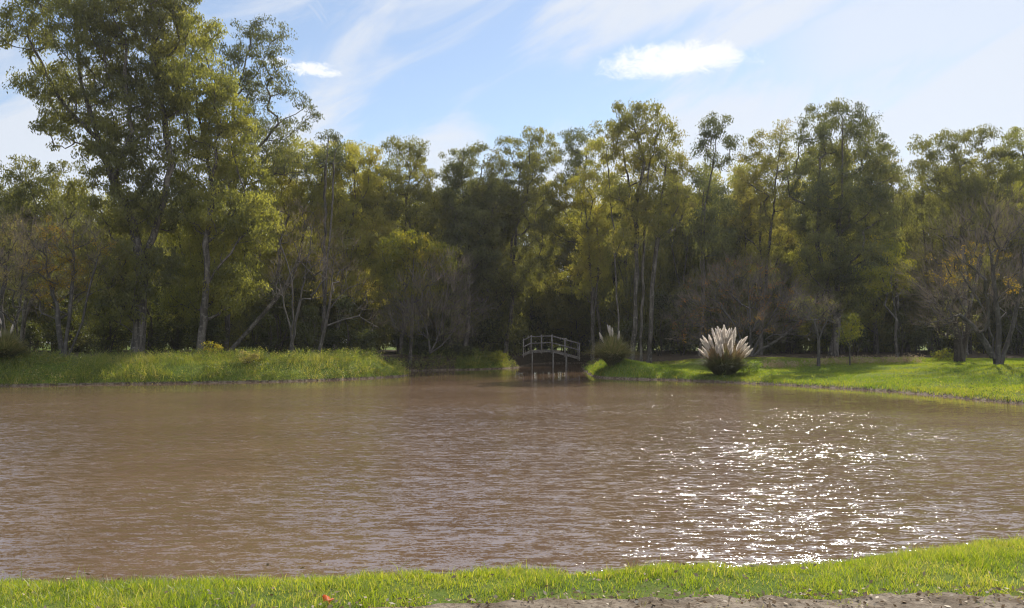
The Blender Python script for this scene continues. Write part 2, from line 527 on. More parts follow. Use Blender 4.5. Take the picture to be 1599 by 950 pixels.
# ------------------------------------------------------------------ trees
def tubes(P, Rr, par, main):
    """frusta for each node with a parent; P (n,3), Rr (n), par (n) (-1 root), main (n) bool"""
    n = len(P)
    d = np.zeros((n, 3)); has = par >= 0
    d[has] = unit(P[has] - P[par[has]])
    for i in np.where(~has)[0]: d[i] = (0, 0, 1)
    ref = np.array([1., .13, 0])
    parts = []
    ids = np.where(has)[0]
    for k, lo, hi in ((9, .09, 9), (5, .025, .09), (3, 0, .025)):
        rr = np.maximum(Rr[ids], 0)
        s = ids[(rr >= lo) & (rr < hi)]
        if not len(s): continue
        q = par[s]
        bd = np.where(main[s][:, None], d[q], d[s]); br = np.where(main[s], Rr[q], np.minimum(Rr[s] * 1.15, Rr[q]))

        def ring(c, dd, r):
            a = unit(np.cross(dd, ref)); b_ = np.cross(dd, a)
            t = np.arange(k) * 2 * np.pi / k
            return c[:, None] + r[:, None, None] * (np.cos(t)[None, :, None] * a[:, None] + np.sin(t)[None, :, None] * b_[:, None])
        v = np.concatenate([ring(P[q], bd, br), ring(P[s], d[s], Rr[s])], 1).reshape(-1, 3)
        j = np.arange(k); j2 = (j + 1) % k
        f = np.stack([j, j2, j2 + k, j + k], -1)
        parts.append((v, [(np.arange(len(s))[:, None, None] * 2 * k + f[None]).reshape(-1, 4)]))
    return join(parts)


def grow(stems, tips, r, r_base, r_tip=.012, jit=.10, up=.35, expo=None):
    """stems: list of polylines from the ground (later ones start on an earlier one). Tips join the nearest
    lower branch; radii follow the number of tips carried."""
    P, par = [], []
    for st in stems:
        st = np.array(st, float)
        # resample with a wobble
        pts = [st[0]]
        for a, b_ in zip(st[:-1], st[1:]):
            k = max(1, int(np.linalg.norm(b_ - a) / .8))
            for i in range(1, k + 1):
                pts.append(a + (b_ - a) * i / k + r.normal(0, .05, 3) * (i < k))
        if P and st[0][2] > .6:
            dd = np.linalg.norm(np.array(P) - st[0], axis=1); prev = int(np.argmin(dd)); pts = pts[1:]
        else:
            prev = -1
        for q in pts:
            P.append(q); par.append(prev); prev = len(P) - 1
    root_d = []
    for i, q in enumerate(P):
        root_d.append(0 if par[i] < 0 else root_d[par[i]] + np.linalg.norm(P[i] - P[par[i]]))
    cap = len(P) + len(tips) * 14 + 10
    A = np.zeros((cap, 3)); A[:len(P)] = P; rd = np.zeros(cap); rd[:len(P)] = root_d
    pr = np.full(cap, -1); pr[:len(P)] = par; n = len(P)
    o = np.argsort(np.linalg.norm(tips - A[0], axis=1) + r.normal(0, .4, len(tips)))
    cnt_tip = []
    for t in tips[o]:
        v = t - A[:n]; dist = np.linalg.norm(v, axis=1)
        cost = dist + .12 * rd[:n] + np.maximum(0, .25 * dist - v[:, 2]) * .9 + (A[:n, 2] < 1.0) * 3
        b_ = int(np.argmin(cost)); L = dist[b_]
        k = min(12, max(1, int(round(L / .55))))
        p0 = A[b_].copy(); prev = b_
        for i in range(1, k + 1):
            s = i / k
            q = p0 + (t - p0) * s
            q[2] -= up * L * .25 * math.sin(math.pi * s) * .6
            if i < k: q = q + r.normal(0, jit * min(1, L * .5), 3)
            A[n] = q; pr[n] = prev; rd[n] = rd[prev] + np.linalg.norm(q - A[prev]); prev = n; n += 1
        cnt_tip.append(prev)
    A = A[:n]; pr = pr[:n]
    c = np.zeros(n); c[cnt_tip] += 1
    for i in range(n - 1, -1, -1):
        if c[i] == 0: c[i] = .6
        if pr[i] >= 0: c[pr[i]] += c[i]
    e = math.log(r_base / r_tip) / math.log(max(c.max(), 3)) if expo is None else expo
    Rr = r_tip * np.maximum(c, 1) ** e
    # buttressed foot
    Rr *= 1 + .5 * np.exp(-np.maximum(A[:, 2], 0) / .5) * (Rr > .08)
    main = np.zeros(n, bool); best = {}
    for i in range(n):
        q = pr[i]
        if q >= 0 and (q not in best or Rr[i] > Rr[best[q]]): best[q] = i
    for i in best.values(): main[i] = True
    return A, Rr, pr, main, A[cnt_tip]


DENS = 1.35


def blob_tips(blobs, dens, r, hollow=.35):
    out = []
    for (x, y, z, rx, ry, rz) in blobs:
        vol = 4.19 * rx * ry * rz
        n = max(4, int(DENS * dens * vol ** .82))
        u_ = sph(n, r); rad = (hollow ** 3 + r.uniform(0, 1, n) * (1 - hollow ** 3)) ** (1 / 3)
        out.append(np.array([x, y, z]) + u_ * rad[:, None] * np.array([rx, ry, rz]))
    return np.concatenate(out)


def crown_leaves(T_, per, cr, L, W, r, droop=.8, tintbase=.4, flat=.75, tspread=.16):
    n = len(T_)
    k = r.poisson(per, n) + 6
    rep = np.repeat(np.arange(n), k)
    size = (r.uniform(.65, 1.3, n) * cr)[rep]
    off = sph(len(rep), r) * (r.uniform(0, 1, len(rep)) ** .5)[:, None] * size[:, None] * np.array([1, 1, flat])
    Pp = T_[rep] + off
    ax = sph(len(rep), r) * (1 - droop * .5) + np.array([0, 0, -droop])
    s = r.uniform(.6, 1.25, len(rep))
    V, Fq = leaves(Pp, ax, L * s, W * s, r)
    tc_ = tintbase + r.normal(0, tspread, n) + .22 * vnoise(T_[:, 0] + 31 * tintbase, T_[:, 2], 2.3)
    tint = np.clip(tc_[rep] + r.normal(0, .09, len(rep)), 0, 1)
    return V, Fq, tint


def twig_fans(T_, per, ln, wd, r, spread=.85, A0=None, droop=0.0):
    n = len(T_)
    rep = np.repeat(np.arange(n), per)
    cen = A0 if A0 is not None else np.array([0, 0, 3.])
    outd = unit(T_ - cen)
    ax = unit(outd[rep] + sph(len(rep), r) * spread + np.array([0, 0, .25 - droop]))
    Pp = T_[rep] + sph(len(rep), r) * .18
    L = ln * r.uniform(.4, 1.3, len(rep))
    V, Fq = leaves(Pp, ax, L, wd, r)
    return V, Fq, np.clip(r.normal(.45, .22, len(rep)), 0, 1)


def auto_blobs(H, hw, bottom, r, n=12, top=.5, depth=.9):
    """irregular eucalyptus crown: billows stacked along the height"""
    out = []
    for i in range(n):
        t = (i + r.uniform(.1, .9)) / n
        z = bottom + (H - bottom) * t * .96
        wmax = hw * (1 - (1 - top) * t ** 2.2) * (.55 + .45 * math.sin(math.pi * min(1, t * 1.15 + .12)))
        rr = hw * r.uniform(.26, .48) * (1 - .25 * t)
        a = r.uniform(0, 2 * math.pi); q = max(0, wmax - rr) * r.uniform(.25, 1.0)
        out.append((math.cos(a) * q, math.sin(a) * q * depth, min(z, H - rr * .8), rr, rr, rr * r.uniform(.7, 1.1)))
    out.append((r.normal(0, .3), 0, H - hw * .3, hw * .3, hw * .3, hw * .3))
    return out


def auto_stems(H, hw, r, fork=.35, n=2, lean=0):
    z = H * fork
    base = [(0, 0, -.3), (r.normal(0, .1), r.normal(0, .1), 1), (lean * .3, 0, z)]
    st = [base + [(lean * .6 + r.normal(0, .3), r.normal(0, .3), H * .62), (lean + r.normal(0, .5), 0, H * .86)]]
    for i in range(n):
        a = r.uniform(0, 6.28)
        st.append([(lean * .3, 0, z * r.uniform(.8, 1.2)), (math.cos(a) * hw * .3 + lean * .5, math.sin(a) * hw * .3, H * .58),
                   (math.cos(a) * hw * .5 + lean * .7, math.sin(a) * hw * .5, H * .78)])
    return st


def make_tree(name, loc, label, cat, group, stems, blobs, seed, dens=1.7, per=70, cr=.62, L=.22, W=.07, leaf=None, bark=None,
              r_base=.28, droop=.8, tint=.4, twigs=0, twig_len=.6, twig_w=.014, leaf_share=1.0, jit=.1, flat=.75, hollow=.35, leaf_blobs=None, r_tip=.012, up=.35, tspread=.16):
    r = np.random.default_rng(seed)
    t = empty(name, loc, label, cat, group)
    tips = blob_tips(blobs, dens, r, hollow)
    A, Rr, pr, main, ends = grow(stems, tips, r, r_base, r_tip, jit, up)
    V, Fs = tubes(A, Rr, pr, main)
    mesh('trunk', V, Fs, bark or M_BARK, t, smooth=True)
    if twigs:
        Vt, Ft, tt = twig_fans(ends, twigs, twig_len, twig_w, r, A0=np.array([0, 0, stems[0][-1][2] * .3]))
        mesh('twigs', Vt, [Ft], M_TWIG, t, tint=tt)
    if per:
        e = ends
        if leaf_blobs is not None:
            keep = np.zeros(len(e), bool)
            for (x, y, z, rr) in leaf_blobs:
                keep |= np.linalg.norm(e - np.array([x, y, z]), axis=1) < rr * r.uniform(.7, 1.2, len(e))
            e = e[keep]
        if leaf_share < 1: e = e[r.uniform(0, 1, len(e)) < leaf_share]
        if len(e):
            Vl, Fl, tl = crown_leaves(e, per, cr, L, W, r, droop, tint, flat, tspread)
            mesh('crown', Vl, [Fl], leaf or M_EUC, t, tint=tl)
    return t


def dup(root, loc, rz, s, label=None, group=None, sz=1.0):
    o = root.copy(); C.objects.link(o)
    o.location = loc; o.rotation_euler = (0, 0, rz); o.scale = (s, s, s * sz)
    if label: o['label'] = label
    if group: o['group'] = group
    for ch in list(root.children):
        c = ch.copy(); C.objects.link(c); c.parent = o
    return o


def pic_blobs(base, d0, lst, r, ydepth=1.0):
    """crown billows given as seen (px, py, half width px, half height px[, depth offset m]) -> tree-local ellipsoids"""
    out = []
    for q in lst:
        dd = d0 + (q[4] if len(q) > 4 else r.normal(0, 1.3))
        p_ = at(q[0], q[1], dd) - base
        rx = 1.1 * q[2] / F * dd; rz = 1.1 * q[3] / F * dd
        out.append((p_[0], p_[1], p_[2], rx, max(1.0, (rx + rz) / 2 * ydepth), rz))
    return out


def pic_stem(base, d0, pts):
    return [tuple(at(px, py, d0 + (o[0] if o else 0)) - base) for (px, py, *o) in pts]


def base_at(px, d, sink=0.0):
    x = (px - 799.5) / F * d
    return np.array([x, d, gz(x, d) - sink])


# --- the big eucalyptus on the left, forking low
b0 = base_at(215, 57)
rr_ = np.random.default_rng(1)
bl = pic_blobs(b0, 57, [(25, 40, 48, 36), (62, 118, 42, 26), (18, 125, 20, 14), (115, 45, 48, 50), (95, 160, 50, 34), (140, 120, 50, 42), (170, 20, 55, 50), (215, 70, 50, 55),
                        (75, 195, 26, 14), (125, 205, 55, 34), (190, 165, 52, 48), (235, 140, 46, 42), (160, 255, 52, 34), (215, 240, 50, 44), (190, 320, 55, 40), (250, 320, 45, 44),
                        (150, 380, 50, 42), (215, 420, 60, 44), (185, 470, 55, 30), (120, -30, 60, 50), (230, -40, 70, 55), (250, 20, 40, 40), (40, -30, 50, 40)], rr_)
st = [pic_stem(b0, 57, [(215, 556), (218, 500), (219, 425), (205, 350), (172, 280), (147, 215), (118, 130), (105, 40), (100, -40)]),
      pic_stem(b0, 57, [(219, 425), (236, 370), (250, 320), (262, 260), (250, 180, 1), (235, 90, 1), (225, 0, 1)]),
      pic_stem(b0, 57, [(172, 280), (200, 200, -1), (185, 110, -1), (190, 40, -1)]),
      pic_stem(b0, 57, [(147, 215), (95, 165, .5), (60, 110, .5), (30, 50)])]
st[0][0] = (0, 0, -.3)
make_tree('eucalyptus_tree', b0, 'tallest eucalyptus on the left bank, its thick pale trunk forking into a V', 'tree', 'eucalyptus trees round the pond',
          st, bl, 11, dens=1.9, per=90, cr=.66, W=.085, r_base=.44, tint=.30, leaf=M_EUC)

# --- second big one with the pale foot, crown merging to the right
b1 = base_at(311, 58)
bl = pic_blobs(b1, 60, [(275, 70, 42, 46), (300, 35, 32, 34), (305, 120, 50, 46), (345, 165, 40, 44), (290, 190, 50, 46), (355, 225, 46, 44), (310, 265, 58, 46), (375, 290, 46, 44),
                        (340, 330, 60, 44), (395, 345, 42, 40), (290, 350, 46, 46), (340, 400, 58, 44), (300, 450, 50, 40), (370, 450, 50, 36), (260, 120, 34, 40)], rr_)
st = [pic_stem(b1, 58, [(311, 550), (318, 500), (322, 430), (318, 380), (330, 300, 1), (310, 200, 2), (290, 100, 2), (290, 40, 2)]),
      pic_stem(b1, 58, [(318, 380), (345, 360, 1), (380, 300, 1), (355, 220, 2)]),
      pic_stem(b1, 58, [(322, 440), (345, 410), (390, 350)])]
st[0][0] = (0, 0, -.3)
make_tree('eucalyptus_tree', b1, 'eucalyptus with yellowish crown right of the forked giant, its trunk pale at the foot', 'tree', 'eucalyptus trees round the pond',
          st, bl, 12, dens=1.9, per=90, cr=.66, W=.085, r_base=.28, tint=.5, leaf=M_EUCY)

# --- airy one whose top stands alone against the sky
b2 = base_at(352, 66)
bl = pic_blobs(b2, 66, [(375, 45, 26, 24), (412, 40, 32, 20), (385, 85, 36, 24), (425, 85, 22, 24), (395, 125, 34, 22), (430, 120, 20, 14), (400, 160, 24, 14), (450, 150, 26, 14),
                        (482, 168, 17, 11), (460, 192, 22, 10), (385, 190, 34, 24), (430, 205, 42, 24), (400, 240, 50, 26), (345, 90, 22, 30), (370, 140, 22, 26), (440, 250, 40, 22)], rr_)
st = [pic_stem(b2, 66, [(352, 552), (360, 430), (365, 330), (362, 230), (358, 150), (375, 100), (385, 50)]),
      pic_stem(b2, 66, [(365, 330), (390, 240), (430, 190), (470, 165)]),
      pic_stem(b2, 66, [(358, 150), (395, 110), (415, 60)])]
st[0][0] = (0, 0, -.3)
make_tree('eucalyptus_tree', b2, 'airy eucalyptus whose thin top stands alone against the sky beside the small left cloud', 'tree', 'eucalyptus trees round the pond',
          st, bl, 13, dens=2.0, per=54, cr=.58, W=.08, r_base=.22, tint=.25, leaf=M_EUCG)

# --- the rest of the front row: base px, distance, crown billows, look
front = [
    (30, 62, [(20, 262, 30, 22), (60, 275, 26, 20), (10, 300, 34, 28), (45, 310, 40, 26), (100, 300, 40, 30), (90, 262, 20, 14), (70, 345, 50, 36), (20, 360, 40, 40), (60, 420, 60, 45)],
     'lower eucalyptus at the left edge showing sky between its billows', M_EUC, .35, 1.7, .2),
    (415, 73, [(430, 260, 34, 34), (465, 240, 36, 26), (495, 265, 32, 32), (440, 310, 42, 34), (490, 320, 44, 38), (420, 370, 44, 36), (470, 385, 40, 34), (430, 440, 44, 36)],
     'rounded yellow-green eucalyptus below the airy top, left of the pale bare branches', M_EUCY, .45, 2.1, .26),
    (500, 68, [(512, 218, 22, 14), (520, 240, 20, 14), (498, 245, 20, 14)],
     'small dark treetop peeping out over the yellow-green crowns', M_EUCG, .25, 1.9, .22),
    (520, 74, [(535, 245, 32, 28), (565, 238, 24, 20), (550, 285, 44, 34), (520, 330, 42, 34), (575, 325, 38, 34), (540, 380, 44, 36), (590, 370, 30, 34), (530, 430, 44, 40), (580, 440, 36, 34)],
     'broad yellow-green eucalyptus over the grassy spit with the bare pale branches below it', M_EUCY, .55, 2.2, .26),
    (625, 77, [(590, 280, 34, 26), (680, 310, 26, 24), (600, 325, 34, 30), (615, 228, 24, 14), (640, 222, 22, 12), (650, 245, 22, 20), (630, 262, 30, 20), (660, 285, 26, 26), (625, 305, 34, 28), (655, 335, 36, 26), (690, 355, 34, 26)],
     'eucalyptus with an open umbrella-shaped top left of the notch in the skyline', M_EUC, .42, 1.9, .25),
    (640, 69, [(625, 385, 34, 26), (660, 395, 38, 28), (610, 420, 26, 22), (645, 445, 36, 26), (690, 400, 30, 24)],
     'bright yellow-green young tree just left of the dark bare thicket', M_YGR, .45, 2.0, .18),
    (725, 78, [(705, 275, 24, 20), (778, 258, 22, 20), (785, 300, 26, 26), (700, 330, 30, 26), (715, 245, 28, 14), (750, 232, 26, 12), (735, 275, 40, 26), (760, 300, 30, 26), (720, 310, 34, 24), (745, 345, 40, 30), (720, 380, 36, 30), (760, 400, 36, 36), (740, 450, 40, 34)],
     'eucalyptus with a brownish flat top right of the notch in the skyline', M_EUCG, .62, 1.9, .28),
    (787, 80, [(800, 222, 20, 14), (835, 208, 26, 14), (850, 235, 24, 22), (815, 250, 32, 20), (845, 275, 30, 24), (800, 295, 36, 26), (840, 320, 40, 28), (805, 350, 34, 28), (850, 375, 34, 34), (815, 420, 40, 34)],
     'eucalyptus with twin rounded tops left of the bridge', M_EUC, .55, 1.9, .28),
    (940, 84, [(895, 208, 20, 14), (918, 215, 16, 16), (890, 240, 20, 22), (915, 255, 20, 20), (895, 285, 20, 22)],
     'slim dark-topped eucalyptus rising above the bridge', M_EUCG, .2, 2.0, .2),
    (925, 78, [(880, 300, 26, 24), (875, 350, 28, 28), (935, 235, 22, 22), (925, 285, 32, 28), (945, 310, 28, 26), (915, 330, 30, 28), (935, 365, 34, 30), (925, 405, 30, 28), (900, 440, 26, 26)],
     'yellow-green eucalyptus behind the right end of the bridge', M_EUCY, .5, 2.0, .22),
    (985, 66, [(985, 168, 26, 14), (1020, 172, 26, 14), (960, 195, 28, 14), (1000, 195, 34, 18), (1045, 200, 20, 16), (975, 230, 34, 20), (1030, 235, 34, 22), (1000, 265, 38, 20), (1060, 260, 24, 26), (960, 290, 26, 20),
               (1040, 300, 36, 26), (990, 325, 34, 24), (1065, 320, 24, 24), (1020, 350, 36, 22), (975, 370, 26, 20)],
     'tall eucalyptus of several close trunks between the bridge and the plumed grass', M_EUC, .5, 2.5, .26),
    (1090, 72, [(1120, 185, 24, 12), (1115, 205, 20, 12), (1140, 215, 18, 12), (1105, 228, 18, 12), (1125, 248, 20, 12), (1095, 275, 18, 14), (1115, 295, 22, 16), (1130, 325, 24, 18), (1095, 340, 26, 20), (1120, 375, 30, 24)],
     'thin lopsided eucalyptus with sparse tufts, sky on both sides of its top', M_EUCG, .25, 2.4, .16),
    (1185, 76, [(1165, 275, 24, 20), (1160, 320, 26, 26), (1195, 215, 20, 14), (1225, 205, 20, 16), (1185, 245, 24, 20), (1215, 250, 30, 22), (1180, 290, 30, 26), (1220, 300, 34, 28), (1175, 340, 30, 30), (1215, 355, 36, 30), (1190, 410, 36, 34)],
     'mid-height eucalyptus leaning against the broad dense one on its right', M_EUC, .55, 1.9, .26),
    (1300, 70, [(1290, 172, 26, 16), (1325, 170, 30, 16), (1350, 190, 28, 18), (1270, 200, 28, 20), (1310, 210, 38, 24), (1365, 225, 30, 24), (1285, 245, 42, 28), (1345, 255, 44, 28), (1385, 275, 26, 28), (1260, 280, 30, 30),
                (1310, 295, 44, 30), (1365, 315, 42, 30), (1270, 335, 36, 30), (1320, 345, 44, 30), (1370, 365, 38, 32), (1285, 395, 40, 32), (1340, 405, 40, 34), (1310, 450, 44, 34)],
     'broad dense grey-green eucalyptus, tallest right of the plumed grass', M_EUCG, .35, 1.9, .42),
    (1400, 78, [(1385, 245, 20, 24), (1400, 285, 22, 26), (1395, 330, 28, 30), (1405, 380, 28, 34), (1415, 430, 30, 34)],
     'narrow eucalyptus filling in behind the broad dense one, beside the gap of sky', M_EUC, .4, 1.8, .2),
    (1400, 66, [(1385, 385, 22, 20), (1400, 410, 26, 18), (1370, 430, 22, 20), (1395, 440, 24, 20)],
     'small yellow-leaved tree left of the twiggy autumn tree', M_YGR, .6, 1.6, .13),
    (1505, 74, [(1450, 225, 24, 16), (1490, 215, 30, 16), (1535, 210, 30, 16), (1445, 260, 20, 16), (1480, 255, 34, 22), (1530, 255, 40, 26), (1570, 245, 24, 18), (1495, 295, 40, 26), (1550, 295, 40, 26), (1510, 335, 44, 26), (1560, 345, 40, 30), (1460, 345, 30, 24)],
     'domed eucalyptus at the right, behind the twiggy autumn tree', M_EUC, .35, 1.9, .34),
    (1625, 74, [(1590, 225, 20, 16), (1620, 215, 34, 20), (1600, 265, 30, 24), (1640, 270, 40, 30), (1600, 310, 34, 28), (1630, 350, 44, 36)],
     'eucalyptus cut off by the right edge, behind the autumn tree', M_EUCY, .35, 1.9, .3),
]
for i, (px, d, lst, lab, lf, tn, dens, rb) in enumerate(front):
    b_ = base_at(px, d)
    r_ = np.random.default_rng(100 + i)
    bl = pic_blobs(b_, d, lst, r_)
    top = min(q[1] for q in lst); bot = max(q[1] for q in lst); cx = np.mean([q[0] for q in lst[:3]])
    mid = np.mean([q[0] for q in lst])
    s0 = pic_stem(b_, d, [(px, 552), (px + (mid - px) * .2 + 3, 500), (px * .5 + mid * .5, (bot + top) / 2 + 40), (mid, (bot + top) / 2 - 20), (cx, top + 14)])
    s0[0] = (0, 0, -.3)
    stems = [s0]
    k2 = lst[len(lst) // 3]; k3 = lst[len(lst) // 2]
    stems.append([s0[1], tuple(np.array(s0[1]) * .4 + np.array(pic_stem(b_, d, [(k3[0], k3[1], r_.normal(0, 1))])[0]) * .6 - np.array([0, 0, 1.0])), pic_stem(b_, d, [(k2[0], k2[1], 1)])[0]])
    if px == 985:
        for o_ in (-.9, .8, 1.5):
            p_ = np.array([o_, r_.normal(0, .5), -.3]); q_ = np.array([o_ * 1.3, .3, 7.]); 
            stems.append([tuple(p_), tuple(q_), pic_stem(b_, d, [(px + o_ * 40, 230)])[0]])
    make_tree('young_tree' if lf is M_YGR else 'eucalyptus_tree', b_, lab, 'tree', 'eucalyptus trees round the pond' if lf is not M_YGR else None, stems, bl, 200 + i,
              dens=dens, per=96, cr=.66, r_base=rb * .8, tint=tn, leaf=lf, L=.21, W=.078)

# --- eucalyptus templates for the wood behind
tmpl = []
for k in range(5):
    r_ = np.random.default_rng(40 + k)
    H = [17, 19, 16, 18, 15][k]; hw = [3.4, 3.0, 3.8, 3.2, 4.0][k]
    t = make_tree('wood_tree', (0, 0, 0), ['dark-trunked olive green eucalyptus in the wood behind the front trees', 'pale-trunked yellowish eucalyptus in the wood behind the front trees', 'lower dark-trunked eucalyptus with wide green crown in the wood behind', 'pale-trunked grey-green eucalyptus in the wood behind the front trees', 'short broad dark-trunked eucalyptus in the wood behind the front trees'][k], 'tree', 'trees of the wood behind the pond',
                  auto_stems(H, hw, r_, .3, 2), auto_blobs(H, hw * 1.3, 1.6, r_, 24, .65), 300 + k, dens=1.5, per=64, cr=.8, L=.26, W=.09,
                  r_base=.19, tint=.4, leaf=[M_EUC, M_EUCY, M_EUC, M_EUCG, M_EUC][k], bark=M_BARKD if k % 2 else M_BARK)
    tmpl.append([t, False])
r_ = np.random.default_rng(77)


def sky_limit(px):
    xs = [0, 120, 250, 420, 560, 680, 760, 860, 890, 1000, 1090, 1160, 1230, 1330, 1415, 1500, 1599]
    ys = [280, 290, 290, 280, 258, 262, 240, 238, 240, 230, 255, 240, 230, 220, 280, 230, 245]
    return np.interp(px, xs, ys)


rows = [(82, 4.4), (88, 4.6), (95, 4.6), (102, 5.0), (110, 5.6)]
for d0, spc in rows:
    x = -.72 * d0
    while x < .78 * d0:
        xx = x + r_.normal(0, .8); yy = d0 + r_.normal(0, 1.8)
        px = 799.5 + xx / yy * F
        if sdist(np.array([xx]), np.array([yy]))[0] > .8:
            Hmax = CAMZ - .95 + (HY - (sky_limit(px) + r_.uniform(0, 45))) / F * yy
            k = int(r_.integers(len(tmpl))); base_h = [17, 19, 16, 18, 15][k]
            s = min(1.15, max(.55, Hmax / base_h))
            t, used = tmpl[k]
            if used: dup(t, (xx, yy, gz(xx, yy)), r_.uniform(0, 6.28), s)
            else:
                t.location = (xx, yy, gz(xx, yy)); t.rotation_euler = (0, 0, 1.); t.scale = (s, s, s); tmpl[k][1] = True
        x += spc * r_.uniform(.8, 1.2)

# --- dark undergrowth shrubs along the wood's edge and inside it
sh = []
for k in range(4):
    r2_ = np.random.default_rng(60 + k)
    H = [3.6, 4.6, 5.4, 2.8][k]; hw = [1.9, 2.2, 2.4, 1.7][k]
    stems = [[(0, 0, -.2), (.1, 0, H * .5)]] + [[(r2_.normal(0, .2), r2_.normal(0, .2), -.2), (math.cos(a) * hw * .4, math.sin(a) * hw * .4, H * .5)] for a in (0.3, 2.2, 4.4)]
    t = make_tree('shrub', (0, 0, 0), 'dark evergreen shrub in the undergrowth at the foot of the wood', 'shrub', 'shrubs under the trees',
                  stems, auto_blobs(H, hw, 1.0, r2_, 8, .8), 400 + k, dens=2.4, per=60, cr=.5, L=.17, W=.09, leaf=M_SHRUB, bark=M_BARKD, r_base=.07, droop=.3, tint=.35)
    sh.append([t, False])
spots = []
for px in np.arange(-60, 1700, 34):
    px = px + r_.normal(0, 12)
    if px < 620: d = r_.uniform(60, 70)
    elif px < 800: d = r_.uniform(76, 86)
    elif px < 960: d = r_.uniform(90, 100)
    else: d = r_.uniform(70, 84)
    spots.append((px, d))
for px in np.arange(-60, 1700, 50):
    spots.append((px + r_.normal(0, 20), r_.uniform(88, 108)))
for px in np.arange(-80, 1720, 24):
    if r_.uniform() < .78: spots.append((px + r_.normal(0, 8), r_.uniform(112, 118)))
for gx_, gy_ in ((3.6, 95.5), (6.2, 96.5), (8.8, 96), (5, 100), (8, 101), (10.5, 95), (11, 99), (1.8, 97)):
    spots.append((799.5 + gx_ / gy_ * F, gy_))
for px, d in spots:
    x = (px - 799.5) / F * d
    if sdist(np.array([x]), np.array([d]))[0] < 1.2: continue
    k = int(r_.integers(4)); t, used = sh[k]; s = r_.uniform(.75, 1.25) * (1.35 if d > 111 else 1)
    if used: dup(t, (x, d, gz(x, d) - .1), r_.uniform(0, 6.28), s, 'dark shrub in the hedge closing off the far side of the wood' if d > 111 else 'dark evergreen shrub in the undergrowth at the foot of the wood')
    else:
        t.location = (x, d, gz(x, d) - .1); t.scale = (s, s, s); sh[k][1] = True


# --- bare and autumn trees
def bare(name, px, d, lab, blist, seed, stemspec, dens=3.4, twigs=9, rb=.2, leafs=None, per=0, leaf=None, tint=.4, bark=M_BARKG, tw=.016, tl=.7, W=.07, L=.11, share=1.0, group='bare trees round the pond'):
    b_ = base_at(px, d); r_ = np.random.default_rng(seed)
    bl = pic_blobs(b_, d, blist, r_)
    stems = []
    for s_ in stemspec:
        q = pic_stem(b_, d, s_)
        stems.append(q)
    lb = None
    if leafs:
        lb = [tuple(at(x, y, d) - b_) + (rr / F * d,) for (x, y, rr) in leafs]
    return make_tree(name, b_, lab, 'tree', group, stems, bl, seed, dens=dens, twigs=twigs, twig_len=tl, twig_w=tw, per=per, leaf=leaf, bark=bark, r_base=rb, leaf_blobs=lb, cr=.35, L=L, W=W,
                     tint=tint, jit=.26, hollow=.1, leaf_share=share, droop=.4, up=-.15, r_tip=.009)


bare('autumn_tree', 100, 54, 'small multi-stemmed autumn tree with golden leaves near the left edge, before the giant', [(70, 370, 42, 30), (110, 355, 46, 28), (145, 385, 34, 30), (60, 420, 50, 36), (110, 420, 50, 36), (150, 430, 30, 30), (90, 465, 50, 26)], 501,
     [[(100, 558), (90, 500), (75, 440), (65, 380)], [(103, 558), (108, 500), (112, 430), (110, 370)], [(108, 558), (128, 505), (140, 440), (150, 400)]],
     leafs=[(75, 440, 40), (105, 425, 36), (65, 350, 28), (90, 380, 25), (160, 385, 24)], per=30, leaf=M_AUT, tint=.35, rb=.16, share=.8)
bare('autumn_tree', 5, 54, 'half-bare brownish tree cut off by the left edge', [(15, 350, 40, 30), (-10, 400, 50, 40), (30, 400, 40, 40), (10, 450, 50, 40), (-30, 350, 40, 30)], 502,
     [[(5, 558), (0, 480), (10, 400), (15, 350)], [(8, 558), (30, 480), (35, 400)]], leafs=[(20, 380, 45), (10, 440, 40)], per=26, leaf=M_EUCG, tint=.9, rb=.15, share=.7)
bare('bare_tree', 455, 57, 'pale bare multi-stemmed tree on the spit, its grey trunks fanning upward', [(440, 400, 34, 40), (480, 380, 40, 40), (520, 400, 36, 34), (460, 340, 40, 30), (500, 440, 30, 30), (430, 450, 26, 30)], 503,
     [[(455, 556), (458, 500), (455, 440), (435, 380), (420, 330)], [(458, 540), (468, 470), (480, 400), (490, 340)], [(452, 520), (440, 460), (425, 410)]], dens=2.2, twigs=6, rb=.12)
bare('bare_tree', 497, 56, 'pale bare tree with low branches sprawling right over the spit', [(560, 495, 34, 12), (540, 450, 40, 26), (515, 400, 30, 36), (580, 505, 16, 12), (555, 470, 30, 14)], 504,
     [[(497, 558), (508, 510), (516, 460), (520, 400)], [(508, 520), (535, 500), (560, 494), (592, 512)], [(512, 480), (540, 452), (575, 440)], [(500, 545), (478, 515), (468, 488)]], dens=2.0, twigs=6, rb=.11)
bare('bare_tree', 352, 60, 'slanting dark stem leaning right at the foot of the yellow-green trees', [(450, 440, 24, 20), (470, 400, 24, 20)], 505,
     [[(352, 556), (385, 520), (415, 485), (445, 445), (465, 400)]], dens=1.5, twigs=4, rb=.15, bark=M_BARK)
bare('bare_tree', 672, 66, 'dark bare thicket tree overhanging the shaded inlet', [(640, 470, 40, 34), (690, 450, 46, 38), (725, 480, 34, 36), (665, 500, 50, 30), (700, 420, 36, 26), (620, 500, 30, 24), (715, 520, 30, 22)], 506,
     [[(672, 552), (665, 510), (650, 470)], [(676, 552), (690, 500), (700, 440)], [(680, 552), (710, 515), (725, 480)]], dens=2.6, twigs=8, tl=1.0, rb=.11, tw=.022, per=12, leaf=M_EUCG, tint=.6, share=.35)
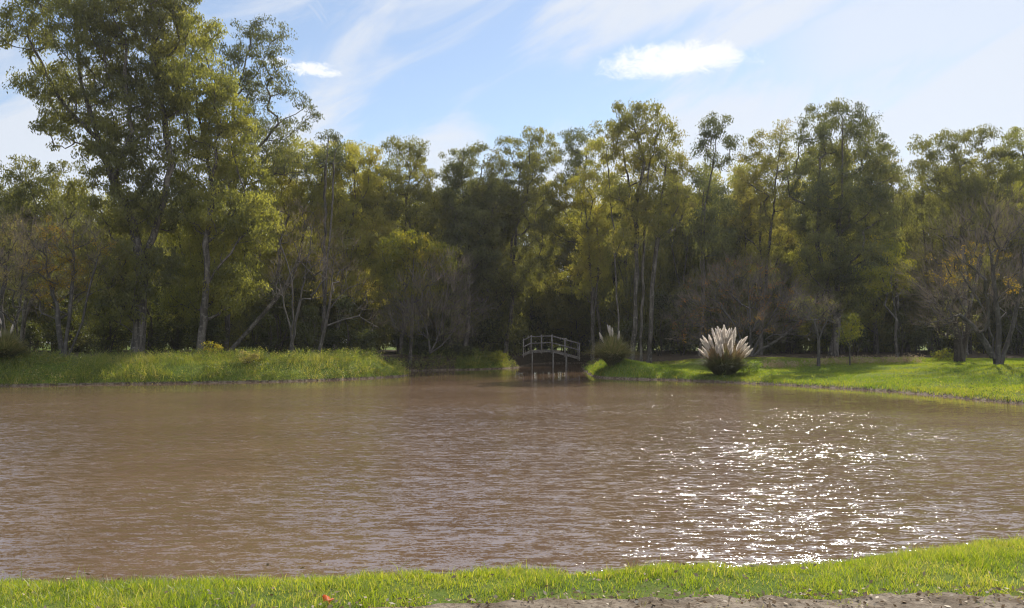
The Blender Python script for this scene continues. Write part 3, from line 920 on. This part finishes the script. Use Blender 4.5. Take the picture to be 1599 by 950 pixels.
bare('bare_tree', 1165, 62, 'wide bare tree with a mauve haze of twigs behind the plumed grass', [(1075, 490, 36, 26), (1110, 455, 44, 34), (1165, 440, 50, 38), (1215, 455, 46, 36), (1255, 480, 40, 32), (1140, 500, 50, 26), (1200, 505, 50, 26), (1260, 510, 30, 20), (1090, 520, 40, 18)], 507,
     [[(1165, 556), (1150, 510), (1120, 470)], [(1170, 556), (1172, 500), (1170, 440)], [(1172, 556), (1200, 505), (1225, 460)], [(1176, 556), (1230, 520), (1265, 490)]], dens=3.4, twigs=8, tl=1.0, rb=.13, tw=.022, per=8, leaf=M_AUT, tint=.9, share=.25)
bare('bare_tree', 1275, 52, 'small lichened tree with a lone slender stem on the right lawn', [(1265, 490, 24, 18), (1290, 478, 22, 14), (1250, 475, 18, 12), (1300, 495, 14, 10)], 508,
     [[(1277, 572), (1278, 530), (1272, 500), (1262, 480)], [(1278, 530), (1292, 500), (1300, 488)]], dens=5, twigs=8, rb=.09, per=14, leaf=M_EUCG, tint=.6, share=.6)
bare('young_tree', 1326, 52, 'knee-thin sapling with yellow-green leaves right of the lichened tree', [(1322, 520, 12, 14), (1332, 515, 12, 14), (1326, 500, 10, 10)], 509,
     [[(1326, 572), (1326, 540), (1330, 510)]], dens=9, twigs=2, rb=.05, per=40, leaf=M_YGR, tint=.3, group=None, tw=.01)
bare('autumn_tree', 1552, 49, 'wide-spreading autumn tree on the right lawn with mauve twigs and orange-yellow leaves', [(1450, 430, 34, 30), (1490, 385, 44, 36), (1540, 350, 46, 36), (1590, 380, 44, 40), (1480, 460, 44, 30), (1530, 430, 50, 40), (1590, 450, 44, 36), (1455, 495, 34, 20),
                                                                                                             (1510, 500, 40, 22), (1600, 330, 40, 30), (1630, 420, 40, 40), (1435, 465, 24, 16)], 510,
     [[(1552, 578), (1550, 530), (1535, 480), (1500, 420)], [(1556, 578), (1560, 520), (1555, 450), (1545, 370)], [(1558, 578), (1575, 530), (1595, 460), (1600, 390)], [(1550, 560), (1520, 510), (1475, 475)]],
     dens=3.6, twigs=8, tl=1.0, rb=.17, leafs=[(1495, 400, 40), (1540, 400, 30), (1555, 390, 24), (1470, 420, 22), (1580, 440, 26), (1520, 470, 20)], per=22, leaf=M_AUT, tint=.3, share=.6)
bare('autumn_tree', 1497, 53, 'short dark-trunked tree left of the wide autumn tree on the lawn', [(1490, 480, 34, 24), (1470, 510, 28, 16), (1520, 500, 26, 20), (1500, 450, 34, 24)], 511,
     [[(1497, 570), (1495, 530), (1485, 480)], [(1499, 570), (1510, 520), (1515, 470)]], dens=3, twigs=9, rb=.26, bark=M_BARKD, per=12, leaf=M_EUCG, tint=.7, share=.4)
bare('bare_tree', 1606, 47, 'bare tree trunk half cut off by the right edge of the lawn', [(1640, 440, 40, 30), (1610, 480, 36, 26), (1660, 500, 40, 30)], 512,
     [[(1606, 578), (1610, 520), (1615, 460)], [(1608, 578), (1640, 500), (1650, 440)]], dens=3, twigs=9, rb=.22)

# ------------------------------------------------------------------ pampas grass
def plume_mesh(seed, h=.82, rad=.10):
    r = np.random.default_rng(seed)
    n = 420
    t = r.uniform(0, 1, n) ** .9
    prof = np.sin(np.pi * np.clip(t, 0, 1) ** .7) ** .8 * rad * (1 - .35 * t) + .008
    a = r.uniform(0, 2 * np.pi, n)
    P = np.stack([np.cos(a) * prof * .3 + .05 * t ** 2, np.sin(a) * prof * .3, t * h], 1)
    ax = np.stack([np.cos(a), np.sin(a), np.full(n, 2.6)], 1) + r.normal(0, .3, (n, 3))
    V, Fq = leaves(P, ax, prof * 1.6 + .04, .018, r)
    # solid core so the plume reads as one soft spindle
    k = 7; zs = np.linspace(0, h * .97, 9); rs = rad * .5 * np.sin(np.pi * np.linspace(.04, .98, 9) ** .7) ** .8
    ang = np.arange(k) * 2 * np.pi / k
    CV = np.stack([np.cos(ang)[None] * rs[:, None] + .05 * (zs / h)[:, None] ** 2, np.sin(ang)[None] * rs[:, None], np.repeat(zs[:, None], k, 1)], -1).reshape(-1, 3)
    j = np.arange(k); CF = (np.arange(8)[:, None, None] * k + np.stack([j, (j + 1) % k, (j + 1) % k + k, j + k], -1)[None]).reshape(-1, 4)
    V, Fs = join([(V, [Fq]), (CV, [CF])])
    return V, Fs


plumes = []


def pampas(px, d, lab, nplume, Rw, Hp, seed, leafH=1.6, sc_=1.0, brown=True, lean=.55, low=.3):
    r = np.random.default_rng(seed)
    b_ = base_at(px, d, .05)
    t = empty('pampas_grass', b_, lab, 'ornamental grass', 'pampas grass clumps on the banks')
    n = int(5200 * sc_)
    # arching leaves, three joints each
    a = r.uniform(0, 2 * np.pi, n); L = leafH * r.uniform(.45, 1.2, n); out_ = r.uniform(.1, 1.35, n)
    dx = np.stack([np.cos(a), np.sin(a), np.zeros(n)], 1)
    root = dx * (r.uniform(0, .45 * Rw, n))[:, None]
    S = np.cross(dx, [0, 0, 1.]); wv = r.uniform(.012, .022, n)[:, None]
    pts = []
    for s in (0, .4, .75, 1.0):
        pts.append(root + dx * (L * out_ * (s ** 1.5) * .85)[:, None] + np.array([0, 0, 1.]) * (L * (s * 1.05 - .55 * out_ * s * s))[:, None])
    V = np.stack([pts[0] - S * wv, pts[0] + S * wv, pts[1] + S * wv, pts[1] - S * wv, pts[2] + S * wv * .8, pts[2] - S * wv * .8, pts[3]], 1).reshape(-1, 3)
    b7 = np.arange(n)[:, None] * 7
    mesh('leaf_tuft', V, [np.concatenate([b7 + [0, 1, 2, 3], b7 + [3, 2, 4, 5]]), b7 + [5, 4, 6]], M_PAMP, t,
         tint=np.concatenate([np.tile(np.clip(r.normal(.35, .2, n), 0, 1), 2), np.clip(r.normal(.35, .2, n), 0, 1)]))
    # dry inner stalks
    m = int(1700 * sc_)
    if brown:
        a = r.uniform(0, 6.28, m); q = r.uniform(0, 1, m) ** .6
        P = np.stack([np.cos(a) * q * Rw * .4, np.sin(a) * q * Rw * .4, np.full(m, .5)], 1)
        ax = np.stack([np.cos(a) * q * lean, np.sin(a) * q * lean, np.ones(m)], 1) + r.normal(0, .12, (m, 3))
        Vl, Fl = leaves(P, ax, r.uniform(.8, Hp * .78, m), .02, r)
        mesh('dry_stalks', Vl, [Fl], M_DRY, t, tint=np.clip(r.normal(.25, .2, m), 0, 1))
    sv = []
    for i in range(nplume):
        if not plumes or (len(plumes) < 4):
            Vp, Fp = plume_mesh(900 + len(plumes))
            o = mesh('plume', Vp, Fp, M_PLUME, t, tint=np.clip(r.normal(.5, .2, sum(len(f) for f in Fp)), 0, 1))
            plumes.append(o)
        else:
            o = plumes[i % 4].copy(); C.objects.link(o); o.parent = t
        a = r.uniform(0, 6.28); q = math.sqrt((i + .5) / nplume)
        hz = Hp * (1 - low * q * q) * r.uniform(.84, 1.07)
        dirv = Vector((math.cos(a) * q * lean + r.normal(0, .13), math.sin(a) * q * lean + r.normal(0, .13), 1)).normalized()
        tip = Vector((math.cos(a) * q * Rw, math.sin(a) * q * Rw, hz))
        s = r.uniform(.78, 1.15) * sc_ ** .3
        o.scale = (s, s, s)
        o.rotation_euler = dirv.to_track_quat('Z', 'Y').to_euler()
        o.location = tip
        root_ = np.array([math.cos(a) * q * .2, math.sin(a) * q * .2, .2]); tp = np.array(tip) + np.array(dirv) * .05
        sv.append((root_, tp))
    A = np.array([x for x, _ in sv]); B = np.array([y for _, y in sv])
    P = np.stack([A, (A * .45 + B * .55) + [0, 0, .1], B], 1).reshape(-1, 3)
    pr = np.tile([-1, 0, 1], nplume) + np.repeat(np.arange(nplume) * 3, 3) * (np.tile([0, 1, 1], nplume))
    pr[::3] = -1
    V, Fs = tubes(P, np.full(len(P), .010), pr, np.ones(len(P), bool))
    mesh('stalks', V, Fs, M_DRY, t, tint=np.full(sum(len(f) for f in Fs), .4))
    return t


pampas(1130, 50.5, 'big pampas grass clump crowned with a fan of creamy white plumes on the right bank', 64, 1.3, 2.4, 21, leafH=1.75, low=.48, lean=.9)
pampas(957, 56, 'smaller green pampas grass with a few thin plumes at the corner of the inlet', 5, .7, 2.5, 22, leafH=2.3, sc_=.6, brown=False, lean=.4)
pampas(8, 47, 'pampas grass clump with two faded plumes cut off by the left edge', 3, .6, 2.3, 23, leafH=1.9, sc_=.8, brown=False)

# ------------------------------------------------------------------ footbridge
def beam(p0, p1, wx, wz):
    """squared timber between two points"""
    p0 = np.array(p0, float); p1 = np.array(p1, float); d = unit(p1 - p0)
    ref = np.array([0, 0, 1.]) if abs(d[2]) < .8 else np.array([0, 1., 0])
    a = unit(np.cross(d, ref)) * wx / 2; b_ = unit(np.cross(a, d)) * wz / 2
    V = np.array([p + s * a + t * b_ for p in (p0, p1) for s, t in ((-1, -1), (1, -1), (1, 1), (-1, 1))])
    Fq = np.array([[0, 1, 2, 3], [7, 6, 5, 4], [0, 4, 5, 1], [1, 5, 6, 2], [2, 6, 7, 3], [3, 7, 4, 0]])
    return V, [Fq]


BD = 74.0
br = empty('footbridge', (3.75, BD, 0), 'small humped wooden footbridge with plank rails across the shaded channel', 'bridge')
br.scale = (.84, 1, 1)
prof = [(-3.3, 1.3), (-2.4, 1.66), (-.1, 1.72), (3.0, 1.02)]      # deck heights along the span (local x, z)


def deck_z(x): return float(np.interp(x, [q[0] for q in prof], [q[1] for q in prof]))


planks = []
xs = np.arange(-3.3, 3.0, .16)
for x in xs:
    planks.append(beam((x, -.75, deck_z(x)), (x, .75, deck_z(x) + rng.normal(0, .006)), .135, .045))
V, Fs = join(planks); mesh('deck', V, Fs, M_WOOD, br)
for sy in (-.62, .62):
    V, Fs = join([beam((a[0], sy, a[1] - .13), (b_[0], sy, b_[1] - .13), .10, .18) for a, b_ in zip(prof[:-1], prof[1:])])
    mesh('girder', V, Fs, M_WOOD, br)
for sy in (-.80, .80):
    for x in (-3.2, -2.35, -1.2, -.05, 1.4, 2.9):
        V, Fs = beam((x, sy, deck_z(x) - .35), (x, sy, deck_z(x) + 1.42 - .2 * (x > 2)), .08, .08)
        mesh('post', V, Fs, M_WOOD, br)
    for hh in (.66, 1.28):
        V, Fs = join([beam((a[0] + .02, sy * 1.085, a[1] + hh), (b_[0] - .0, sy * 1.085, b_[1] + hh), .04, .075) for a, b_ in zip(prof[:-1], prof[1:])])
        mesh('handrail', V, Fs, M_WOOD, br)
    for x in (-2.35, -.05, 1.4):
        V, Fs = beam((x + .12, sy * .8, -.6), (x + .12, sy * .8, deck_z(x) - .06), .10, .10)
        mesh('pile', V, Fs, M_WOOD, br)

# ------------------------------------------------------------------ grasses
def scatter(n, x0, x1, y0, y1, keep, r=rng):
    x = r.uniform(x0, x1, n); y = r.uniform(y0, y1, n)
    d = sdist(x, y)
    m = keep(x, y, d)
    return x[m], y[m], d[m]


# near lawn strip
def near_keep(x, y, d):
    e = path_edge(x)
    t = (y - e) / (.5 + .45 * sst((x + 1) / 4)) + vnoise(x, y, .22) * .9 + vnoise(x, y, .07) * .4
    inside = np.abs(x) < .66 * y + 4.0
    dens = np.where(y > e, 1.0, .0) * np.clip(.25 + t, 0.10, 1) * np.clip(1.15 - .8 * np.clip(vnoise(x + 5, y, .3) + .5 * vnoise(x, y, .1), 0, 1), .2, 1)
    dens = np.maximum(dens, np.clip(vnoise(x, y, .3) * .9 + .3 * vnoise(x, y, .08) - .15, 0, .8) * (y > e - .9))
    return (d > .02) & inside & (rng.uniform(0, 1, len(x)) < dens)


x, y, d = scatter(620000, -9.4, 9.4, 4.2, 9.4, near_keep)
z = ground(x, y, d)
n = len(x)
clump = vnoise(x, y, .25) * .5 + vnoise(x + 3, y, .09) * .3
tall = np.clip(1 + clump, .45, 1.8) * np.where(d < .8, 1.25, 1.0)
H = .047 * tall * rng.uniform(.4, 1.6, n)
H = np.where(rng.uniform(0, 1, n) < .01, H * 1.8, H)
V, Fq, Ft = blades(np.stack([x, y, z - .005], 1), H, rng.uniform(.003, .0065, n), .9)
ti = np.clip(.42 + .22 * vnoise(x, y, .5) + rng.normal(0, .16, n), 0, .9)
ti = np.where(rng.uniform(0, 1, n) < .10 + .25 * np.clip(vnoise(x, y, .4), 0, 1), rng.uniform(.8, 1, n), ti)
lawn = mesh('lawn_grass', V, [Fq, Ft], M_GRASS, tint=np.concatenate([ti, ti]))
tag(lawn, 'bright green backlit grass along the near shore', 'grass', kind='stuff')

# dry leaves lying on the path and in the lawn
x = rng.uniform(-9, 9, 15000); y = rng.uniform(3.6, 6.0, 15000)
e = path_edge(x); m = rng.uniform(0, 1, 15000) < np.where(y < e + .12, .9, .10) * (.5 + .5 * sst((x + 2) / 4))
x, y = x[m], y[m]; n = len(x)
z = ground(x, y, np.full(n, 9.)) + np.where(y < path_edge(x), .05, .03) + rng.uniform(0, .012, n)
ax = sph(n); ax[:, 2] *= .35
V, Fq = leaves(np.stack([x, y, z], 1), ax, rng.uniform(.02, .05, n), rng.uniform(.012, .028, n))
lit = mesh('leaf_litter', V, [Fq], M_LITTER, tint=np.clip(rng.normal(.45, .3, n), 0, 1))
tag(lit, 'dry brown leaves scattered over the dirt path and its grassy edge', 'leaf litter', kind='stuff')
# small clods and pebbles on the path
x = rng.uniform(-9, 9, 4500); y = rng.uniform(3.6, 5.8, 4500); m = y < path_edge(x) + .06; x, y = x[m], y[m]; n = len(x)
z = ground(x, y, np.full(n, 9.)) + .035
oct_ = np.array([[1, 0, 0], [0, 1, 0], [-1, 0, 0], [0, -1, 0], [0, 0, 1], [0, 0, -1]], float)
s = rng.uniform(.003, .011, n)
V = (np.stack([x, y, z], 1)[:, None] + (oct_[None] + rng.normal(0, .2, (n, 6, 3))) * s[:, None, None] * [1, 1, .7]).reshape(-1, 3)
of = np.array([[0, 1, 4], [1, 2, 4], [2, 3, 4], [3, 0, 4], [1, 0, 5], [2, 1, 5], [3, 2, 5], [0, 3, 5]])
cl = mesh('gravel', V, [(np.arange(n)[:, None, None] * 6 + of[None]).reshape(-1, 3)], pm)
tag(cl, 'clods and small pebbles loose on the dirt path', 'gravel', kind='stuff')

# fallen orange leaf
g0 = at(516, 942, 5.05); g0[2] = .79
th = np.linspace(0, 2 * np.pi, 25)[:-1]
rad = .03 * (1 + .35 * np.cos(5 * th)) * (1 - .1 * np.cos(th))
V = np.concatenate([[[0, 0, .006]], np.stack([rad * np.cos(th), rad * np.sin(th), .012 * np.cos(3 * th) + .012], 1)])
V2 = V - [0, 0, .0015]
j = np.arange(24); f1_ = np.stack([np.zeros(24, int), 1 + j, 1 + (j + 1) % 24], 1); f2_ = f1_[:, ::-1] + 25
side = np.stack([1 + j, 26 + j, 26 + (j + 1) % 24, 1 + (j + 1) % 24], 1)
ol = mesh('fallen_leaf', np.concatenate([V, V2]), [np.concatenate([f1_, f2_]), side], M_ORANGE, tint=np.full(72, .5))
ol.location = g0; ol.rotation_euler = (R(28), R(14), .4)
tag(ol, 'single orange-red fallen leaf at the edge of the dirt path', 'leaf')

# right bank lawn, wood-edge fringe and the far banks
def bank_keep(x, y, d):
    inside = np.abs(x) < .68 * y + 7
    return (d > .05) & inside


x, y, d = scatter(430000, 5, 44, 29, 74, lambda x, y, d: bank_keep(x, y, d) & (rng.uniform(0, 1, len(x)) < np.clip(1.3 - (y - 30) / 60, .2, 1)) & (y < 64 - .12 * (x - 7) + 5 + 2 * vnoise(x, y, 2)))
n = len(x); z = ground(x, y, d)
tl = 1 + .5 * vnoise(x, y, 1.2) + .3 * vnoise(x, y, .35)
edge = np.exp(-d / .8)
corner = sst((14 - x) / 5)          # rougher, taller growth towards the inlet corner
H = (.06 + .07 * rng.uniform(0, 1, n)) * tl + edge * .14 * rng.uniform(.2, 1, n) + corner * .16 * rng.uniform(.1, 1, n)
V, Fq, Ft = blades(np.stack([x, y, z - .02], 1), H, rng.uniform(.010, .024, n), .8)
ti = np.clip(.48 + .22 * vnoise(x, y, 2.5) + rng.normal(0, .15, n) - .2 * corner, 0, .85)
ti = np.where(rng.uniform(0, 1, n) < .05 + .1 * edge, 1., ti)
o = mesh('bank_grass', V, [Fq, Ft], M_BANK, tint=np.concatenate([ti, ti]))
tag(o, 'sunlit mown grass sloping down the right bank to the water', 'grass', kind='stuff')

x, y, d = scatter(330000, -46, 1.5, 41, 76, lambda x, y, d: bank_keep(x, y, d) & (y < np.where(x < -5, 60 + 2 * vnoise(x, y, 2), 77)) & (d < 11))
n = len(x); z = ground(x, y, d)
tall = np.clip(.55 + .6 * vnoise(x, y, 2.2) + .5 * vnoise(x, y, .7), .2, 1.7)
H = (.2 + .65 * rng.uniform(0, 1, n) ** 1.5) * tall
V, Fq, Ft = blades(np.stack([x, y, z - .02], 1), H, rng.uniform(.012, .03, n), 1.0)
ti = np.clip(.42 + .25 * vnoise(x, y, 1.6) + rng.normal(0, .16, n), 0, 1)
o = mesh('tall_grass', V, [Fq, Ft], M_WEED, tint=np.concatenate([ti, ti]))
tag(o, 'rough tall grass covering the left bank and its spit', 'grass', kind='stuff')


# weeds: leafy stalks and dry seed heads on the left bank
def weeds(name, x, y, d, hmin, hmax, m_, lab, seed, per=16, dry=.3):
    r = np.random.default_rng(seed); n = len(x)
    z = ground(x, y, d)
    hh = r.uniform(hmin, hmax, n)
    rep = np.repeat(np.arange(n), per)
    t = r.uniform(.15, 1, len(rep))
    lean_ = r.normal(0, .22, (n, 2))[rep]
    P = np.stack([x[rep] + lean_[:, 0] * t * hh[rep], y[rep] + lean_[:, 1] * t * hh[rep], z[rep] + t * hh[rep]], 1) + r.normal(0, .07, (len(rep), 3))
    V, Fq = leaves(P, sph(len(rep), r) + [0, 0, .25], r.uniform(.06, .15, len(rep)), r.uniform(.025, .055, len(rep)), r)
    tt = np.clip((r.uniform(.1, .6, n) + (r.uniform(0, 1, n) < dry) * .4)[rep] + r.normal(0, .1, len(rep)), 0, 1)
    o = mesh(name, V, [Fq], m_, tint=tt)
    return tag(o, lab, 'weeds', kind='stuff')


r3 = np.random.default_rng(88)
x, y, d = scatter(26000, -46, 1.0, 41, 76, lambda x, y, d: (d > -.12) & (d < .7) & (np.abs(x) < .7 * y), r3)
weeds('overhanging_weeds', x, y, np.maximum(d, .05), .12, .42, M_WEED, 'shaggy growth hanging over the dark edge of the left bank', 8, per=12)
x, y, d = scatter(22000, -44, 1.0, 41, 76, lambda x, y, d: (d > .1) & (d < 7) & (vnoise(x, y, 1.8) + .3 * vnoise(x, y, .5) > -.25) & (y < 61 + 16 * (x > -10) + 0 * x), r3)
weeds('bank_weeds', x, y, d, .3, .85, M_WEED, 'leafy weeds and pale seed heads tangled along the left bank', 5)
x, y, d = scatter(900, 17, 27, 50, 55.5, lambda x, y, d: (np.abs(y - 53.5 + .15 * (x - 21)) < .8), r3)
weeds('dry_weeds', x, y, d, .2, .55, M_DRY, 'strip of dry brown weeds before the trees on the right lawn', 6, dry=.9)
x, y, d = scatter(5000, 5, 40, 28, 75, lambda x, y, d: (d > .05) & (d < 1.1) & (vnoise(x, y, 1.0) + 1.2 * sst((15 - x) / 3) > 0.15), r3)
weeds('shore_weeds', x, y, d, .12, .4, M_WEED, 'low ragged weeds fringing the right shore', 7)

# low bushes that stand out on the banks
def bush(px, d, hw, H, lab, lf, tn, seed, name='bush'):
    b_ = base_at(px, d, .05); r_ = np.random.default_rng(seed)
    stems = [[(0, 0, 0), (.05, 0, H * .6)]] + [[(.05 * i, .04, 0), (math.cos(i * 2.1) * hw * .5, math.sin(i * 2.1) * hw * .5, H * .6)] for i in range(1, 4)]
    return make_tree(name, b_, lab, 'bush', None, stems, [(0, 0, H * .55, hw, hw, H * .45), (hw * .4, -.2, H * .45, hw * .7, hw * .7, H * .4), (-hw * .5, 0, H * .4, hw * .6, hw * .6, H * .35)], seed,
                     dens=9, per=34, cr=.26, L=.12, W=.06, leaf=lf, bark=M_BARKD, r_base=.03, droop=.1, tint=tn, hollow=.1, r_tip=.005)


bush(332, 54, .75, 1.25, 'small bright yellow-leaved bush at the foot of the big eucalyptuses', M_YGR, .8, 601)
bush(800 - 30, 74, 1.4, 1.1, 'pale green sedge-like bush on the shaded bank left of the bridge', M_YGR, .1, 602)
bush(390, 50, .9, .95, 'straw-tinted weedy bush midway along the left bank', M_WEED, .75, 603)
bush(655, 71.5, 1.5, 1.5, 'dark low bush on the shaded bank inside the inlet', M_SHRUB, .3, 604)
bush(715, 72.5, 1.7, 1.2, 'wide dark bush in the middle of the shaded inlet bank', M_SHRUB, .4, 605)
bush(1168, 51.5, .8, .95, 'rounded green bush hugging the right side of the plumed grass', M_BANK, .3, 606)
bush(1480, 56, 1.0, 1.0, 'light green bush between trunks on the right lawn', M_YGR, .2, 607)

# ------------------------------------------------------------------ haze
hm, T = mat('air_haze')
pv = T.new('ShaderNodeVolumePrincipled')
pv.inputs['Color'].default_value = (.93, .95, 1, 1); pv.inputs['Density'].default_value = .00022; pv.inputs['Anisotropy'].default_value = .45
ho = T.new('ShaderNodeOutputMaterial'); T.l.new(pv.outputs[0], ho.inputs['Volume'])
hx0, hx1, hy0, hy1, hz0, hz1 = -905, 905, -65, 1605, -2.4, 45
V = np.array([(x, y, z) for z in (hz0, hz1) for x, y in ((hx0, hy0), (hx1, hy0), (hx1, hy1), (hx0, hy1))])
o = mesh('haze', V, [np.array([[3, 2, 1, 0], [4, 5, 6, 7], [0, 1, 5, 4], [1, 2, 6, 5], [2, 3, 7, 6], [3, 0, 4, 7]])], hm)
tag(o, 'thin sunlit haze hanging among the trees', 'haze', kind='stuff')
